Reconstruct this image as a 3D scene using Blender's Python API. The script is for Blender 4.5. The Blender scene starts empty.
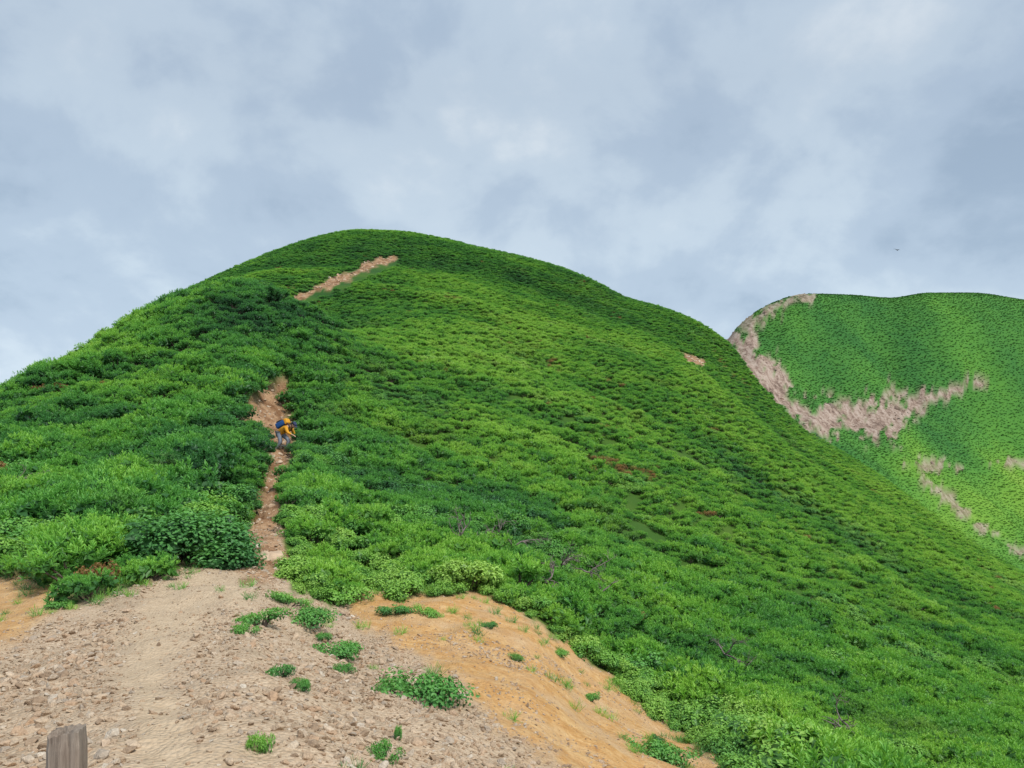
import bpy, bmesh, math, random
import numpy as np
from mathutils import Vector, Matrix, Euler
scene=bpy.context.scene
COL=scene.collection
F=770.0; HZ=480.0; CX=512.0
rs=np.random.RandomState(7)

# ---------------------------------------------------------------- numerics
def pchip(x,xs,ys):
    xs=np.asarray(xs,float); ys=np.asarray(ys,float)
    h=np.diff(xs); d=np.diff(ys)/h
    m=np.zeros_like(ys)
    for i in range(1,len(xs)-1):
        if d[i-1]*d[i]>0:
            w1=2*h[i]+h[i-1]; w2=h[i]+2*h[i-1]
            m[i]=(w1+w2)/(w1/d[i-1]+w2/d[i])
    m[0]=d[0]; m[-1]=d[-1]
    x=np.clip(x,xs[0],xs[-1])
    k=np.clip(np.searchsorted(xs,x,side='right')-1,0,len(xs)-2)
    t=(x-xs[k])/h[k]
    return ((2*t**3-3*t**2+1)*ys[k]+(t**3-2*t**2+t)*h[k]*m[k]+(-2*t**3+3*t**2)*ys[k+1]+(t**3-t**2)*h[k]*m[k+1])
def hsh(i,j,s):
    v=np.sin(i*127.1+j*311.7+s*74.7)*43758.5453
    return v-np.floor(v)
def vn(x,y,s=0):
    x=np.asarray(x,float); y=np.asarray(y,float)
    i=np.floor(x); j=np.floor(y); a=x-i; b=y-j
    a=a*a*(3-2*a); b=b*b*(3-2*b)
    return (hsh(i,j,s)*(1-a)+hsh(i+1,j,s)*a)*(1-b)+(hsh(i,j+1,s)*(1-a)+hsh(i+1,j+1,s)*a)*b
def fbm(x,y,s=0,o=4):
    r=0;a=0.5;t=0
    for k in range(o):
        r=r+a*vn(x*2**k+k*13.7,y*2**k-k*7.3,s+k); t+=a; a*=0.5
    return r/t*2-1
def sm(a,b,x):
    t=np.clip((x-a)/(b-a),0,1); return t*t*(3-2*t)

# ---------------------------------------------------------------- terrain survey: bearing, distance, elevation
ROWS=[
 [(-1000,0.5,3000),(100,0.5,3000),(600,0.5,3050),(1300,0.5,3100),(2000,0.5,3100)],
 [(-1000,1.2,1540),(100,1.2,1540),(300,1.2,1545),(600,1.2,1580),(1300,1.2,1640),(2000,1.2,1650)],
 [(-1000,4.6,790),(0,4.4,770),(100,4.3,764),(200,4.4,760),(300,4.6,766),(380,4.9,776),(440,5.2,778),(520,5.8,775),(600,7,771),(690,9,768),(800,10.5,768),(900,12,768),(1024,14,768),(1300,16,800),(2000,20,850)],
 [(-1000,9,670),(-250,9,655),(0,10,622),(100,11,598),(180,13,573),(240,14.5,558),(283,14.5,567),(350,13.5,606),(440,13.5,606),(520,13.5,622),(600,13,690),(690,13.5,728),(800,14.5,725),(900,17,735),(1024,19,742),(1300,23,780),(2000,28,830)],
 [(-1000,16,600),(-250,16,560),(0,18,530),(100,18,520),(180,20,508),(240,22,505),(283,25,466),(350,24,500),(440,25,515),(520,25,540),(600,24,580),(690,23,625),(800,24,650),(900,26,675),(1024,28,697),(1300,32,745),(2000,38,800)],
 [(-1000,26,580),(-250,26,505),(0,28,455),(100,30,434),(180,33,405),(240,34,392),(283,36,405),(350,38,420),(440,40,440),(520,40,465),(600,40,492),(690,40,530),(800,40,577),(900,40,622),(1024,42,655),(1300,46,715),(2000,52,780)],
 [(-1000,40,570),(-250,40,478),(-100,42,434),(0,45,394),(60,48,366),(100,52,345),(150,56,319),(180,58,302),(215,58,289),(250,58,284),(283,57,296),(320,57,318),(350,58,341),(440,62,365),(520,63,385),(600,64,408),(690,64,440),(800,62,512),(900,60,570),(1024,58,625),(1300,60,695),(2000,66,770)],
 [(-1000,60,585),(-250,60,492),(0,62,406),(60,66,378),(100,70,356),(150,74,336),(180,75,330),(215,75,333),(250,75,337),(283,75,340),(320,75,341),(350,76,334),(440,82,322),(520,84,336),(600,86,352),(690,85,385),(800,82,470),(900,78,531),(1024,74,602),(1300,74,680),(2000,80,765)],
 [(-1000,100,600),(-250,100,520),(0,100,420),(60,104,380),(100,108,348),(150,110,318),(180,111,305),(240,112,283),(283,114,271),(350,118,264),(440,120,271),(520,120,288),(600,120,309),(690,115,345),(725,112,372),(800,105,445),(900,97,507),(1024,90,587),(1300,90,672),(2000,95,762)],
 [(-1000,150,620),(-250,150,540),(0,150,430),(60,150,378),(110,150,335),(150,150,309),(180,150,293),(220,150,274),(260,152,257),(300,155,242),(330,155,234),(360,155,230),(400,155,231),(440,155,237),(480,153,247),(520,152,256),(560,150,267),(600,148,284),(625,146,297),(660,143,306),(690,140,318),(725,136,341),(760,130,387),(800,125,428),(850,120,458),(900,115,492),(960,111,537),(1024,108,575),(1300,106,666),(2000,112,760)],
 [(-1000,220,650),(0,220,520),(150,210,440),(360,200,290),(560,195,330),(725,180,410),(800,170,480),(900,165,545),(1024,155,620),(1300,150,690),(2000,160,770)],
 [(-1000,300,640),(0,300,560),(360,300,420),(560,290,440),(690,280,450),(800,250,478),(900,240,540),(1024,235,612),(1300,230,680),(2000,240,740)],
 [(-1000,360,640),(0,360,560),(360,360,430),(560,360,430),(690,340,410),(725,330,385),(800,310,432),(900,300,492),(1024,290,560),(1300,290,620),(2000,300,680)],
 [(-1000,430,630),(0,430,560),(560,430,430),(690,400,385),(725,390,352),(800,380,380),(850,380,400),(910,375,415),(960,370,440),(1024,370,465),(1300,370,520),(2000,380,580)],
 [(-1000,500,620),(0,500,560),(560,490,430),(640,470,400),(690,450,368),(725,440,341),(745,440,319),(775,440,301),(805,440,293),(850,445,294),(890,450,297),(930,450,292),(970,450,292),(1024,450,299),(1300,460,340),(2000,480,420)],
 [(-1000,650,620),(0,650,560),(560,650,450),(690,600,420),(800,600,380),(1024,600,380),(1300,600,420),(2000,620,480)],
 [(-1000,1400,560),(0,1400,540),(700,1400,500),(1300,1400,500),(2000,1400,520)],
]
NU=760; ND=780
UU=np.linspace(-1.25,1.25,NU); LD=np.linspace(math.log(0.5),math.log(1350),ND)
PXc=UU*F+CX
rD=np.array([pchip(PXc,[p[0] for p in r],np.log([p[1] for p in r])) for r in ROWS])
rP=np.array([pchip(PXc,[p[0] for p in r],[p[2] for p in r]) for r in ROWS])
T=np.zeros((NU,ND))
for i in range(NU):
    T[i]=pchip(LD,rD[:,i],rP[:,i])
Dg=np.exp(LD)[None,:]*np.ones((NU,1)); Ug=UU[:,None]*np.ones((1,ND))
PXg=Ug*F+CX
X=Ug*Dg; Y=Dg
Z=(HZ-T)/F*Dg
def canopy(D): return np.clip(0.80-0.05*sm(40,90,D)+0.25*sm(200,400,D),0.5,1.3)
Z=Z-0.45*canopy(Dg)*sm(18,34,Dg)*(1-sm(600,800,Dg))
def poly_mask(px,py,pts):
    """largest (width - distance)/width to polyline with widths"""
    best=np.full(np.shape(px),-9.0)
    for (x0,y0,w0),(x1,y1,w1) in zip(pts[:-1],pts[1:]):
        dx=x1-x0; dy=y1-y0; L=dx*dx+dy*dy
        t=np.clip(((px-x0)*dx+(py-y0)*dy)/L,0,1)
        d=np.hypot(px-x0-t*dx,py-y0-t*dy); w=w0+(w1-w0)*t
        best=np.maximum(best,(w-d)/w)
    return best
def poly_dist(px,py,pts):
    """distance outside the painted width (negative inside)"""
    best=np.full(np.shape(px),999.0)
    for (x0,y0,w0),(x1,y1,w1) in zip(pts[:-1],pts[1:]):
        dx=x1-x0; dy=y1-y0; L=dx*dx+dy*dy
        t=np.clip(((px-x0)*dx+(py-y0)*dy)/L,0,1)
        best=np.minimum(best,np.hypot(px-x0-t*dx,py-y0-t*dy)-(w0+(w1-w0)*t))
    return best
BND=[(-1000,640),(-300,600),(0,578),(50,576),(75,600),(110,590),(160,573),(200,558),(226,540),(242,510),(280,510),(283,550),(291,586),(330,604),(355,586),(400,592),(470,590),(520,606),(570,641),(620,686),(665,726),(730,766),(820,860),(1024,1200),(1400,1900),(2200,2600)]
ORG=[(-1000,0),(300,0),(350,600),(365,628),(430,676),(500,724),(560,768),(640,850),(1000,1200),(2200,3000)]
TRAIL=[(256,560,28),(261,540,21),(267,508,15),(272,478,12),(279,455,15),(281,432,20),(271,412,22),(277,396,20),(284,383,14)]
SANDY=[(260,552,14),(232,582,22),(190,606,28),(152,640,24),(142,680,20),(160,730,28),(190,800,55),(250,1100,150)]
UPTRAIL=[(290,302,3),(312,292,4),(345,277,5),(375,264,5.5),(394,258,3)]
CLIFF=[(731,334,7),(746,350,14),(766,376,13),(788,402,11),(806,418,9)]
CLIFF0=[(812,424,10),(845,416,18),(880,419,19),(902,411,15),(925,400,10),(950,391,6),(985,381,3)]
CLIFF2=[(748,324,8),(765,312,8),(785,301,7),(812,295,4)]
CLIFF3=[(905,463,2),(935,464,6),(960,466,2.5)]
CLIFF6=[(985,463,2),(1010,461,5),(1060,464,5)]
CLIFF4=[(925,480,3.5),(945,495,5),(975,525,3),(1015,548,4),(1100,580,5)]
CLIFF5=[(885,400,4),(893,384,2.5)]
BARE=[(680,353,4),(700,362,5)]
def masks(px,py,D,x,y):
    nz=fbm(px/22.0,py/22.0,3,3); nzf=fbm(px/7.0,py/6.0,5,3)
    near=(D<18.5)
    b=np.interp(px,[p[0] for p in BND],[p[1] for p in BND])
    bare=sm(-6,7,py-b+nz*9+nzf*7)*near
    o=np.interp(px,[p[0] for p in ORG],[p[1] for p in ORG])
    orange=sm(-20,22,(o-py)+nz*34+nzf*10)*sm(335,352,px)
    orange=np.maximum(orange,0.9*sm(-14,12,np.interp(px,[-1000,0,45,90,100],[700,640,622,590,0])-py+nz*14))*bare
    trail=sm(-0.25,0.3,poly_mask(px,py,TRAIL)+nz*0.45+nzf*0.4)*((D>12)&(D<46))
    trail=np.maximum(trail,sm(-0.2,0.4,poly_mask(px,py,UPTRAIL)+nzf*1.1)*((D>80)&(D<160)))
    trail=np.maximum(trail,sm(-0.2,0.4,poly_mask(px,py,BARE)+nzf*1.1)*((D>80)&(D<160)))
    sandy=0.8*sm(-0.9,0.8,poly_mask(px,py,SANDY)+nz*0.8+nzf*0.3)*bare
    far=(D>230)&(D<560)
    rag=fbm(px/6.0,py/8.0,7,3); rg2=fbm(px/3.5,py/3.0,8,3)
    rock=sm(-0.35,0.25,poly_mask(px,py,CLIFF)+rag*1.3+nzf*0.9+rg2*0.6-0.12)
    rock=np.maximum(rock,sm(-0.3,0.25,poly_mask(px,py,CLIFF0)+rag*1.1+nzf*0.9+rg2*0.6-0.02))
    for c in (CLIFF2,CLIFF3,CLIFF4,CLIFF5,CLIFF6):
        rock=np.maximum(rock,sm(-0.3,0.5,poly_mask(px,py,c)+nzf*2.0+rg2-0.05)*(0.85 if c is CLIFF2 else 0.8))
    rock=rock*far
    return bare,orange,trail,sandy,rock
def ribs(x,y): return fbm(x/45.0,(y+0.45*x)/12.0,21,4)
def tintf(px,py,D,x,y):
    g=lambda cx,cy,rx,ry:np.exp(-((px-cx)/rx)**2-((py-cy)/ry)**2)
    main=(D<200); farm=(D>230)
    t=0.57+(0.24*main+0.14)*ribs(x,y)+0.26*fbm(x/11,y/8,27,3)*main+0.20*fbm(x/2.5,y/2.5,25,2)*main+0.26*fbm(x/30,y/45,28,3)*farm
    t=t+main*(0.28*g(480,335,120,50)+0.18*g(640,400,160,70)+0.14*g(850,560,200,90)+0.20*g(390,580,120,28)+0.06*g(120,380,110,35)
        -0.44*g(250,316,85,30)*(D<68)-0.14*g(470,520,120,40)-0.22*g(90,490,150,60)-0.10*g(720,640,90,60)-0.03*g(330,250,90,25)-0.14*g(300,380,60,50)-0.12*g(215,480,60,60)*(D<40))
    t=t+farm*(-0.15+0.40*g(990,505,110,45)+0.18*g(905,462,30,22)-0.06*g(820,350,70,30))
    return np.clip(t,0,1)
# relief
rel=1.3*ribs(X,Y)*sm(30,65,Dg)*(1-sm(120,150,Dg))
rel+=0.3*fbm(X/14+Y/30,Y/14,19,3)*sm(30,65,Dg)*(1-sm(200,260,Dg))
rel+=0.6*fbm(X/6,Y/5,12,3)*sm(14,26,Dg)*(1-sm(50,90,Dg))
rel+=(6.0*fbm(X/42,Y/60,13,4)-7.0*np.abs(fbm(X/26+Y/90,Y/80,16,3)))*sm(250,320,Dg)*(1-sm(405,435,Dg))
nearM=1-sm(16,22,Dg)
rel+=nearM*sm(1.5,4,Dg)*(0.13*fbm(X/1.6,Y/1.6,14,3)+0.045*fbm(X/0.35,Y/0.35,15,3))
# the gravel ridge falls off to both sides of its crest
dc=np.clip(np.abs(X+1.7+0.27*(Dg-4.0))-0.6,0,2.2)
rel-=0.045*dc**1.5*sm(2,5,Dg)*(1-sm(11,15,Dg))
Z=Z+rel
PYg=HZ-F*Z/Dg
bare,orange,trail,sandy,rock=masks(PXg,PYg,Dg,X,Y)
Z=Z-rock*(0.5+4.5*fbm(X/7,Y/16,17,3))*(1-sm(425,440,Dg))
Z=Z-trail*(0.45+0.35*fbm(X/0.8,Y/1.2,18,3))*(Dg<60)*sm(16,20,Dg)
# little run-off gullies in the ochre bank
Z=Z-orange*0.06*np.abs(fbm((X-Y*0.25)/0.7,(Y+X*0.6)/3.5,77,3))*nearM
PYg=HZ-F*Z/Dg
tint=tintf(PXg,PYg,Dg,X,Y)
runmax=np.maximum.accumulate(-PYg,axis=1)    # highest elevation so far
def samp(G,u,D):
    fi=(np.asarray(u)-UU[0])/(UU[1]-UU[0]); fj=(np.log(D)-LD[0])/(LD[1]-LD[0])
    fi=np.clip(fi,0,NU-1.001); fj=np.clip(fj,0,ND-1.001)
    i=np.floor(fi).astype(int); j=np.floor(fj).astype(int); a=fi-i; b=fj-j
    return (G[i,j]*(1-a)+G[i+1,j]*a)*(1-b)+(G[i,j+1]*(1-a)+G[i+1,j+1]*a)*b
def locate(px,py,d0,d1):
    """walk along a bearing until the ground reaches a given elevation"""
    u=(px-CX)/F
    D=np.exp(np.linspace(math.log(d0),math.log(d1),500))
    e=HZ-F*samp(Z,np.full(500,u),D)/D
    D=D[np.argmin(np.abs(e-py))]; return Vector((u*D,D,float(samp(Z,u,D))))

# ---------------------------------------------------------------- node helpers
def new_mat(name):
    m=bpy.data.materials.new(name); m.use_nodes=True; nt=m.node_tree; nt.nodes.clear()
    out=nt.nodes.new('ShaderNodeOutputMaterial'); return m,nt,out
def N(nt,t,**k):
    n=nt.nodes.new(t)
    for a,b in k.items(): setattr(n,a,b)
    return n
def attr(nt,name,typ='GEOMETRY'):
    n=N(nt,'ShaderNodeAttribute'); n.attribute_name=name; n.attribute_type=typ; return n
def ramp(nt,fac,stops,interp='LINEAR'):
    r=N(nt,'ShaderNodeValToRGB'); r.color_ramp.interpolation=interp
    e=r.color_ramp.elements
    while len(e)<len(stops): e.new(0.5)
    for q,(p,c) in zip(e,stops):
        q.position=p; q.color=(c[0],c[1],c[2],1) if hasattr(c,'__len__') else (c,c,c,1)
    nt.links.new(fac,r.inputs[0]); return r.outputs[0]
def mix(nt,f,a,b,blend='MIX'):
    m=N(nt,'ShaderNodeMix',data_type='RGBA',blend_type=blend)
    for s,v in ((0,f),(6,a),(7,b)):
        if isinstance(v,(int,float)): m.inputs[s].default_value=v
        elif isinstance(v,tuple): m.inputs[s].default_value=(*v,1)
        else: nt.links.new(v,m.inputs[s])
    return m.outputs[2]
def mth(nt,op,a,b=0.0,clamp=False):
    m=N(nt,'ShaderNodeMath',operation=op,use_clamp=clamp)
    for s,v in ((0,a),(1,b)):
        if isinstance(v,(int,float)): m.inputs[s].default_value=v
        else: nt.links.new(v,m.inputs[s])
    return m.outputs[0]
def noise(nt,vec,scale,detail=4,rough=0.55,dist=0.0):
    n=N(nt,'ShaderNodeTexNoise'); n.inputs['Scale'].default_value=scale; n.inputs['Detail'].default_value=detail
    n.inputs['Roughness'].default_value=rough; n.inputs['Distortion'].default_value=dist
    if vec is not None: nt.links.new(vec,n.inputs['Vector'])
    return n.outputs['Fac']
def principled(nt,out,col,rough=0.8,bump=None,bstr=0.3,bdist=0.02,spec=0.3):
    p=N(nt,'ShaderNodeBsdfPrincipled'); p.inputs['Roughness'].default_value=rough
    p.inputs['Specular IOR Level'].default_value=spec
    if isinstance(col,tuple): p.inputs['Base Color'].default_value=(*col,1)
    else: nt.links.new(col,p.inputs['Base Color'])
    if bump is not None:
        b=N(nt,'ShaderNodeBump'); b.inputs['Strength'].default_value=bstr; b.inputs['Distance'].default_value=bdist
        nt.links.new(bump,b.inputs['Height']); nt.links.new(b.outputs[0],p.inputs['Normal'])
    nt.links.new(p.outputs[0],out.inputs[0]); return p

GREEN=[(0.0,(0.036,0.135,0.050)),(0.3,(0.076,0.265,0.058)),(0.55,(0.145,0.400,0.064)),(0.8,(0.255,0.520,0.068)),(1.0,(0.37,0.61,0.10))]
def foliage_mat(name,shift=(1,1,1),stops=GREEN,transl=0.3):
    m,nt,out=new_mat(name)
    t=attr(nt,'tint','INSTANCER').outputs['Fac']; sh=attr(nt,'shade').outputs['Fac']
    geo=N(nt,'ShaderNodeNewGeometry')
    n1=noise(nt,geo.outputs['Position'],0.9,3); oi=N(nt,'ShaderNodeObjectInfo')
    sp=N(nt,'ShaderNodeSeparateXYZ'); nt.links.new(geo.outputs['Position'],sp.inputs[0])
    nearf=ramp(nt,mth(nt,'DIVIDE',sp.outputs[1],400.0),[(0.1,1.0),(0.35,0.7),(0.6,0.15)])   # the far cover is more even
    var=mth(nt,'ADD',mth(nt,'MULTIPLY',mth(nt,'SUBTRACT',n1,0.5),0.5),mth(nt,'MULTIPLY',mth(nt,'SUBTRACT',oi.outputs['Random'],0.5),0.28))
    tt=mth(nt,'ADD',t,mth(nt,'MULTIPLY',var,nearf))
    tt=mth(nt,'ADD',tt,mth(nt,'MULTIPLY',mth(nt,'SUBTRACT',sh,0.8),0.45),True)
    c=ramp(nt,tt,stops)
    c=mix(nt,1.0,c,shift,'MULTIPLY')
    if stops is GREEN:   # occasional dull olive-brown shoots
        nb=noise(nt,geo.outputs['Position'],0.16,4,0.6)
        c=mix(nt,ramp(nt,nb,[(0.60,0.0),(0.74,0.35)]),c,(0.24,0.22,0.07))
    c=mix(nt,1.0,c,ramp(nt,sh,[(0.3,0.5),(0.7,1.0),(1.0,1.0)]),'MULTIPLY')  # shade painted into the colour: inner and lower foliage darker, young tips brighter
    d=N(nt,'ShaderNodeBsdfPrincipled'); d.inputs['Roughness'].default_value=0.5; d.inputs['Specular IOR Level'].default_value=0.4
    nt.links.new(c,d.inputs['Base Color'])
    tr=N(nt,'ShaderNodeBsdfTranslucent'); nt.links.new(mix(nt,1.0,c,(1.3,1.25,0.7),'MULTIPLY'),tr.inputs[0])
    ms=N(nt,'ShaderNodeMixShader'); ms.inputs[0].default_value=transl
    nt.links.new(d.outputs[0],ms.inputs[1]); nt.links.new(tr.outputs[0],ms.inputs[2]); nt.links.new(ms.outputs[0],out.inputs[0])
    return m
M_PINE=foliage_mat('pine_needles')
M_LEAF=foliage_mat('broad_leaves',(0.95,0.92,1.1))
M_RUST=foliage_mat('russet_leaves',stops=[(0,(0.06,0.05,0.02)),(0.4,(0.24,0.12,0.05)),(0.7,(0.34,0.19,0.07)),(1,(0.30,0.32,0.08))])
m,nt,out=new_mat('bark'); g=N(nt,'ShaderNodeNewGeometry'); principled(nt,out,ramp(nt,noise(nt,g.outputs['Position'],14),[(0.3,(0.05,0.035,0.028)),(0.7,(0.13,0.10,0.08))]),0.9); M_BARK=m
m,nt,out=new_mat('bleached_wood'); g=N(nt,'ShaderNodeNewGeometry'); principled(nt,out,ramp(nt,noise(nt,g.outputs['Position'],10),[(0.3,(0.08,0.06,0.055)),(0.7,(0.26,0.21,0.19))]),0.9); M_DEAD=m

# stones
def stone_mat(name,cols):
    m,nt,out=new_mat(name)
    oi=N(nt,'ShaderNodeObjectInfo'); tc=N(nt,'ShaderNodeTexCoord')
    c=ramp(nt,oi.outputs['Random'],cols)
    nz=noise(nt,tc.outputs['Object'],3.5,5)
    c=mix(nt,1.0,c,ramp(nt,nz,[(0.3,(0.74,0.72,0.70)),(0.7,(1.12,1.1,1.06))]),'MULTIPLY')
    principled(nt,out,c,0.92,nz,0.5,0.05,0.2); return m
M_STONE=stone_mat('broken_stone',[(0,(0.29,0.205,0.14)),(0.2,(0.44,0.325,0.225)),(0.45,(0.54,0.42,0.305)),(0.65,(0.44,0.295,0.19)),(0.8,(0.58,0.475,0.365)),(0.93,(0.38,0.31,0.245)),(1.0,(0.65,0.57,0.47))])
M_CRAG=stone_mat('cliff_rock',[(0,(0.15,0.105,0.085)),(0.3,(0.26,0.19,0.155)),(0.5,(0.34,0.26,0.215)),(0.7,(0.24,0.15,0.115)),(0.9,(0.40,0.33,0.28)),(1.0,(0.18,0.135,0.11))])

# terrain material
m,nt,out=new_mat('mountain_ground'); M_GROUND=m
geo=N(nt,'ShaderNodeNewGeometry'); P=geo.outputs['Position']
nf=noise(nt,P,9,6,0.65); nm=noise(nt,P,1.3,5); nl=noise(nt,P,0.25,4)
vor=N(nt,'ShaderNodeTexVoronoi'); vor.inputs['Scale'].default_value=30; nt.links.new(P,vor.inputs['Vector'])
vor2=N(nt,'ShaderNodeTexVoronoi'); vor2.inputs['Scale'].default_value=65; nt.links.new(P,vor2.inputs['Vector'])
gcol=ramp(nt,vor.outputs['Color'],[(0.1,(0.33,0.235,0.155)),(0.5,(0.48,0.36,0.25)),(0.9,(0.55,0.44,0.325))])
gcol=mix(nt,0.45,gcol,ramp(nt,vor2.outputs['Color'],[(0.1,(0.35,0.25,0.165)),(0.9,(0.57,0.455,0.335))]))
gcol=mix(nt,1.0,gcol,ramp(nt,nm,[(0.3,(0.82,0.80,0.76)),(0.7,(1.1,1.08,1.05))]),'MULTIPLY')
scol=ramp(nt,nf,[(0.25,(0.38,0.275,0.175)),(0.5,(0.51,0.385,0.255)),(0.8,(0.57,0.445,0.31))])
mpo=N(nt,'ShaderNodeMapping'); mpo.inputs['Rotation'].default_value=(0,0,0.6); mpo.inputs['Scale'].default_value=(0.9,2.5,1.5); nt.links.new(P,mpo.inputs[0])
ns=noise(nt,mpo.outputs[0],1.4,5,0.6,0.5)
ocol=ramp(nt,mth(nt,'ADD',mth(nt,'MULTIPLY',nf,0.55),mth(nt,'MULTIPLY',ns,0.45)),[(0.32,(0.36,0.175,0.06)),(0.48,(0.49,0.27,0.10)),(0.62,(0.59,0.38,0.175))])
ocol=mix(nt,ramp(nt,nm,[(0.45,0.0),(0.70,0.6)]),ocol,mix(nt,0.4,gcol,(0.54,0.37,0.19)))
tcol=ramp(nt,nf,[(0.25,(0.17,0.09,0.05)),(0.5,(0.36,0.22,0.125)),(0.8,(0.48,0.33,0.205))])
tcol=mix(nt,1.0,tcol,ramp(nt,nm,[(0.38,(0.55,0.46,0.40)),(0.58,(1.08,1.08,1.08))]),'MULTIPLY')
mpr=N(nt,'ShaderNodeMapping'); mpr.inputs['Scale'].default_value=(1.0,0.25,0.3); nt.links.new(P,mpr.inputs[0])
nr=noise(nt,mpr.outputs[0],0.35,9,0.7,0.4)
nr2=noise(nt,P,0.7,7,0.7)
nrr=mth(nt,'ADD',mth(nt,'MULTIPLY',nr,0.6),mth(nt,'MULTIPLY',nr2,0.4))
rcol=ramp(nt,nrr,[(0.37,(0.06,0.045,0.035)),(0.43,(0.17,0.115,0.09)),(0.50,(0.29,0.21,0.165)),(0.57,(0.40,0.32,0.265)),(0.66,(0.25,0.155,0.115))])
ti=attr(nt,'tint').outputs['Fac']
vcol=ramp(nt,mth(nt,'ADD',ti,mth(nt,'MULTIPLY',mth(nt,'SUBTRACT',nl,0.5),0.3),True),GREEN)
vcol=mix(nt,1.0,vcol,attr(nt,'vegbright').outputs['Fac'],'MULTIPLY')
c=mix(nt,attr(nt,'bare').outputs['Fac'],vcol,gcol)
c=mix(nt,attr(nt,'sandy').outputs['Fac'],c,scol)
c=mix(nt,attr(nt,'orange').outputs['Fac'],c,ocol)
c=mix(nt,attr(nt,'trail').outputs['Fac'],c,tcol)
c=mix(nt,attr(nt,'rock').outputs['Fac'],c,rcol)
bh=mth(nt,'ADD',mth(nt,'MULTIPLY',nf,0.6),mth(nt,'MULTIPLY',vor.outputs['Distance'],-0.7))
principled(nt,out,c,0.95,bh,0.8,0.035,0.15)

# ---------------------------------------------------------------- terrain mesh
verts=np.stack([X,Y,Z],-1).reshape(-1,3)
idx=np.arange(NU*ND).reshape(NU,ND)
quads=np.stack([idx[:-1,:-1],idx[1:,:-1],idx[1:,1:],idx[:-1,1:]],-1).reshape(-1,4)
me=bpy.data.meshes.new('mountain_terrain')
me.vertices.add(len(verts)); me.vertices.foreach_set('co',verts.ravel())
me.loops.add(quads.size); me.loops.foreach_set('vertex_index',quads.ravel().astype(np.int32))
me.polygons.add(len(quads)); me.polygons.foreach_set('loop_start',np.arange(0,quads.size,4,dtype=np.int32))
me.update(calc_edges=True); me.shade_smooth()
def setattrf(me,name,a):
    at=me.attributes.new(name,'FLOAT','POINT'); at.data.foreach_set('value',np.ascontiguousarray(a,dtype=np.float32).ravel())
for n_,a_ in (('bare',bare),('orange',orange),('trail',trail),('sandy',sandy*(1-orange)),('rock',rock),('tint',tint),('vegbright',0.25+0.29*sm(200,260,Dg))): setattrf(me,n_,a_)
me.materials.append(M_GROUND)
ter=bpy.data.objects.new('mountain_terrain',me); COL.objects.link(ter)
ter['kind']='structure'; ter['label']='green mountain ridge with gravel path, bare soil and rocky cliffs'; ter['category']='mountain'

# ---------------------------------------------------------------- mesh building helpers
class MB:
    def __init__(s): s.v=[]; s.f=[]; s.mi=[]; s.sh=[]
    def add(s,v,f,mi,sh):
        o=len(s.v); s.v+= [tuple(p) for p in v]; s.f+=[tuple(int(i)+o for i in q) for q in f]; s.mi+=[mi]*len(f)
        s.sh+= list(sh) if hasattr(sh,'__len__') else [sh]*len(v)
    def mesh(s,name,mats,smooth=False):
        me=bpy.data.meshes.new(name); me.from_pydata(s.v,[],s.f); 
        for m in mats: me.materials.append(m)
        me.polygons.foreach_set('material_index',s.mi)
        at=me.attributes.new('shade','FLOAT','POINT'); at.data.foreach_set('value',np.array(s.sh,dtype=np.float32))
        if smooth: me.shade_smooth()
        me.update(); return me
def tube(pts,rad,n=5):
    V=[];Fc=[]
    pts=[Vector(p) for p in pts]
    for i,p in enumerate(pts):
        d=(pts[min(i+1,len(pts)-1)]-pts[max(i-1,0)]).normalized()
        a=d.cross(Vector((0.3,0.9,0.2))).normalized(); b=d.cross(a)
        for k in range(n):
            t=2*math.pi*k/n; V.append(p+(a*math.cos(t)+b*math.sin(t))*rad[i])
    for i in range(len(pts)-1):
        for k in range(n):
            Fc.append((i*n+k,i*n+(k+1)%n,(i+1)*n+(k+1)%n,(i+1)*n+k))
    Fc.append(tuple(range(n))[::-1]); Fc.append(tuple((len(pts)-1)*n+k for k in range(n)))
    return V,Fc
def nrm(a): return a/np.maximum(np.linalg.norm(a,axis=-1,keepdims=True),1e-6)
def needles(mb,p,ax,r,n,L,ln,w,mi,base,up=0.55,side=0.85):
    m=len(p)
    P=np.repeat(p,n,0); A=np.repeat(ax,n,0); B=np.repeat(base,n)
    rad=nrm(np.cross(A,r.normal(size=(m*n,3))))
    t=r.rand(m*n,1)
    b=P+A*t*L
    d=nrm(A*(up+0.9*t)+rad*side)
    tip=b+d*ln*(0.7+0.5*r.rand(m*n,1))
    wv=nrm(np.cross(d,A*0.6+r.normal(size=(m*n,3))*0.5))*w*0.5
    V=np.stack([b-wv*0.7,b+wv*0.7,tip+wv*0.45,tip-wv*0.45],1).reshape(-1,3)
    f=np.arange(m*n*4).reshape(-1,4)
    sh=np.stack([B*0.8,B*0.8,B*1.12,B*1.12],1).ravel()
    mb.add(V,f,mi,sh)
def leaves(mb,p,d,r,leaf,base,jit,mi=0):
    k=len(p)
    n=nrm(d*0.7+np.array([0,0,0.6])+r.normal(size=(k,3))*jit)
    a=nrm(np.cross(n,r.normal(size=(k,3)))); b=np.cross(n,a); L=leaf*r.uniform(0.7,1.3,(k,1))
    V=np.stack([p-a*L*0.5,p-b*L*0.3+n*L*0.06,p+a*L*0.5-n*L*0.08,p+b*L*0.3+n*L*0.06],1).reshape(-1,3)
    mb.add(V,np.arange(k*4).reshape(-1,4),mi,np.repeat(base,4))
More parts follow.
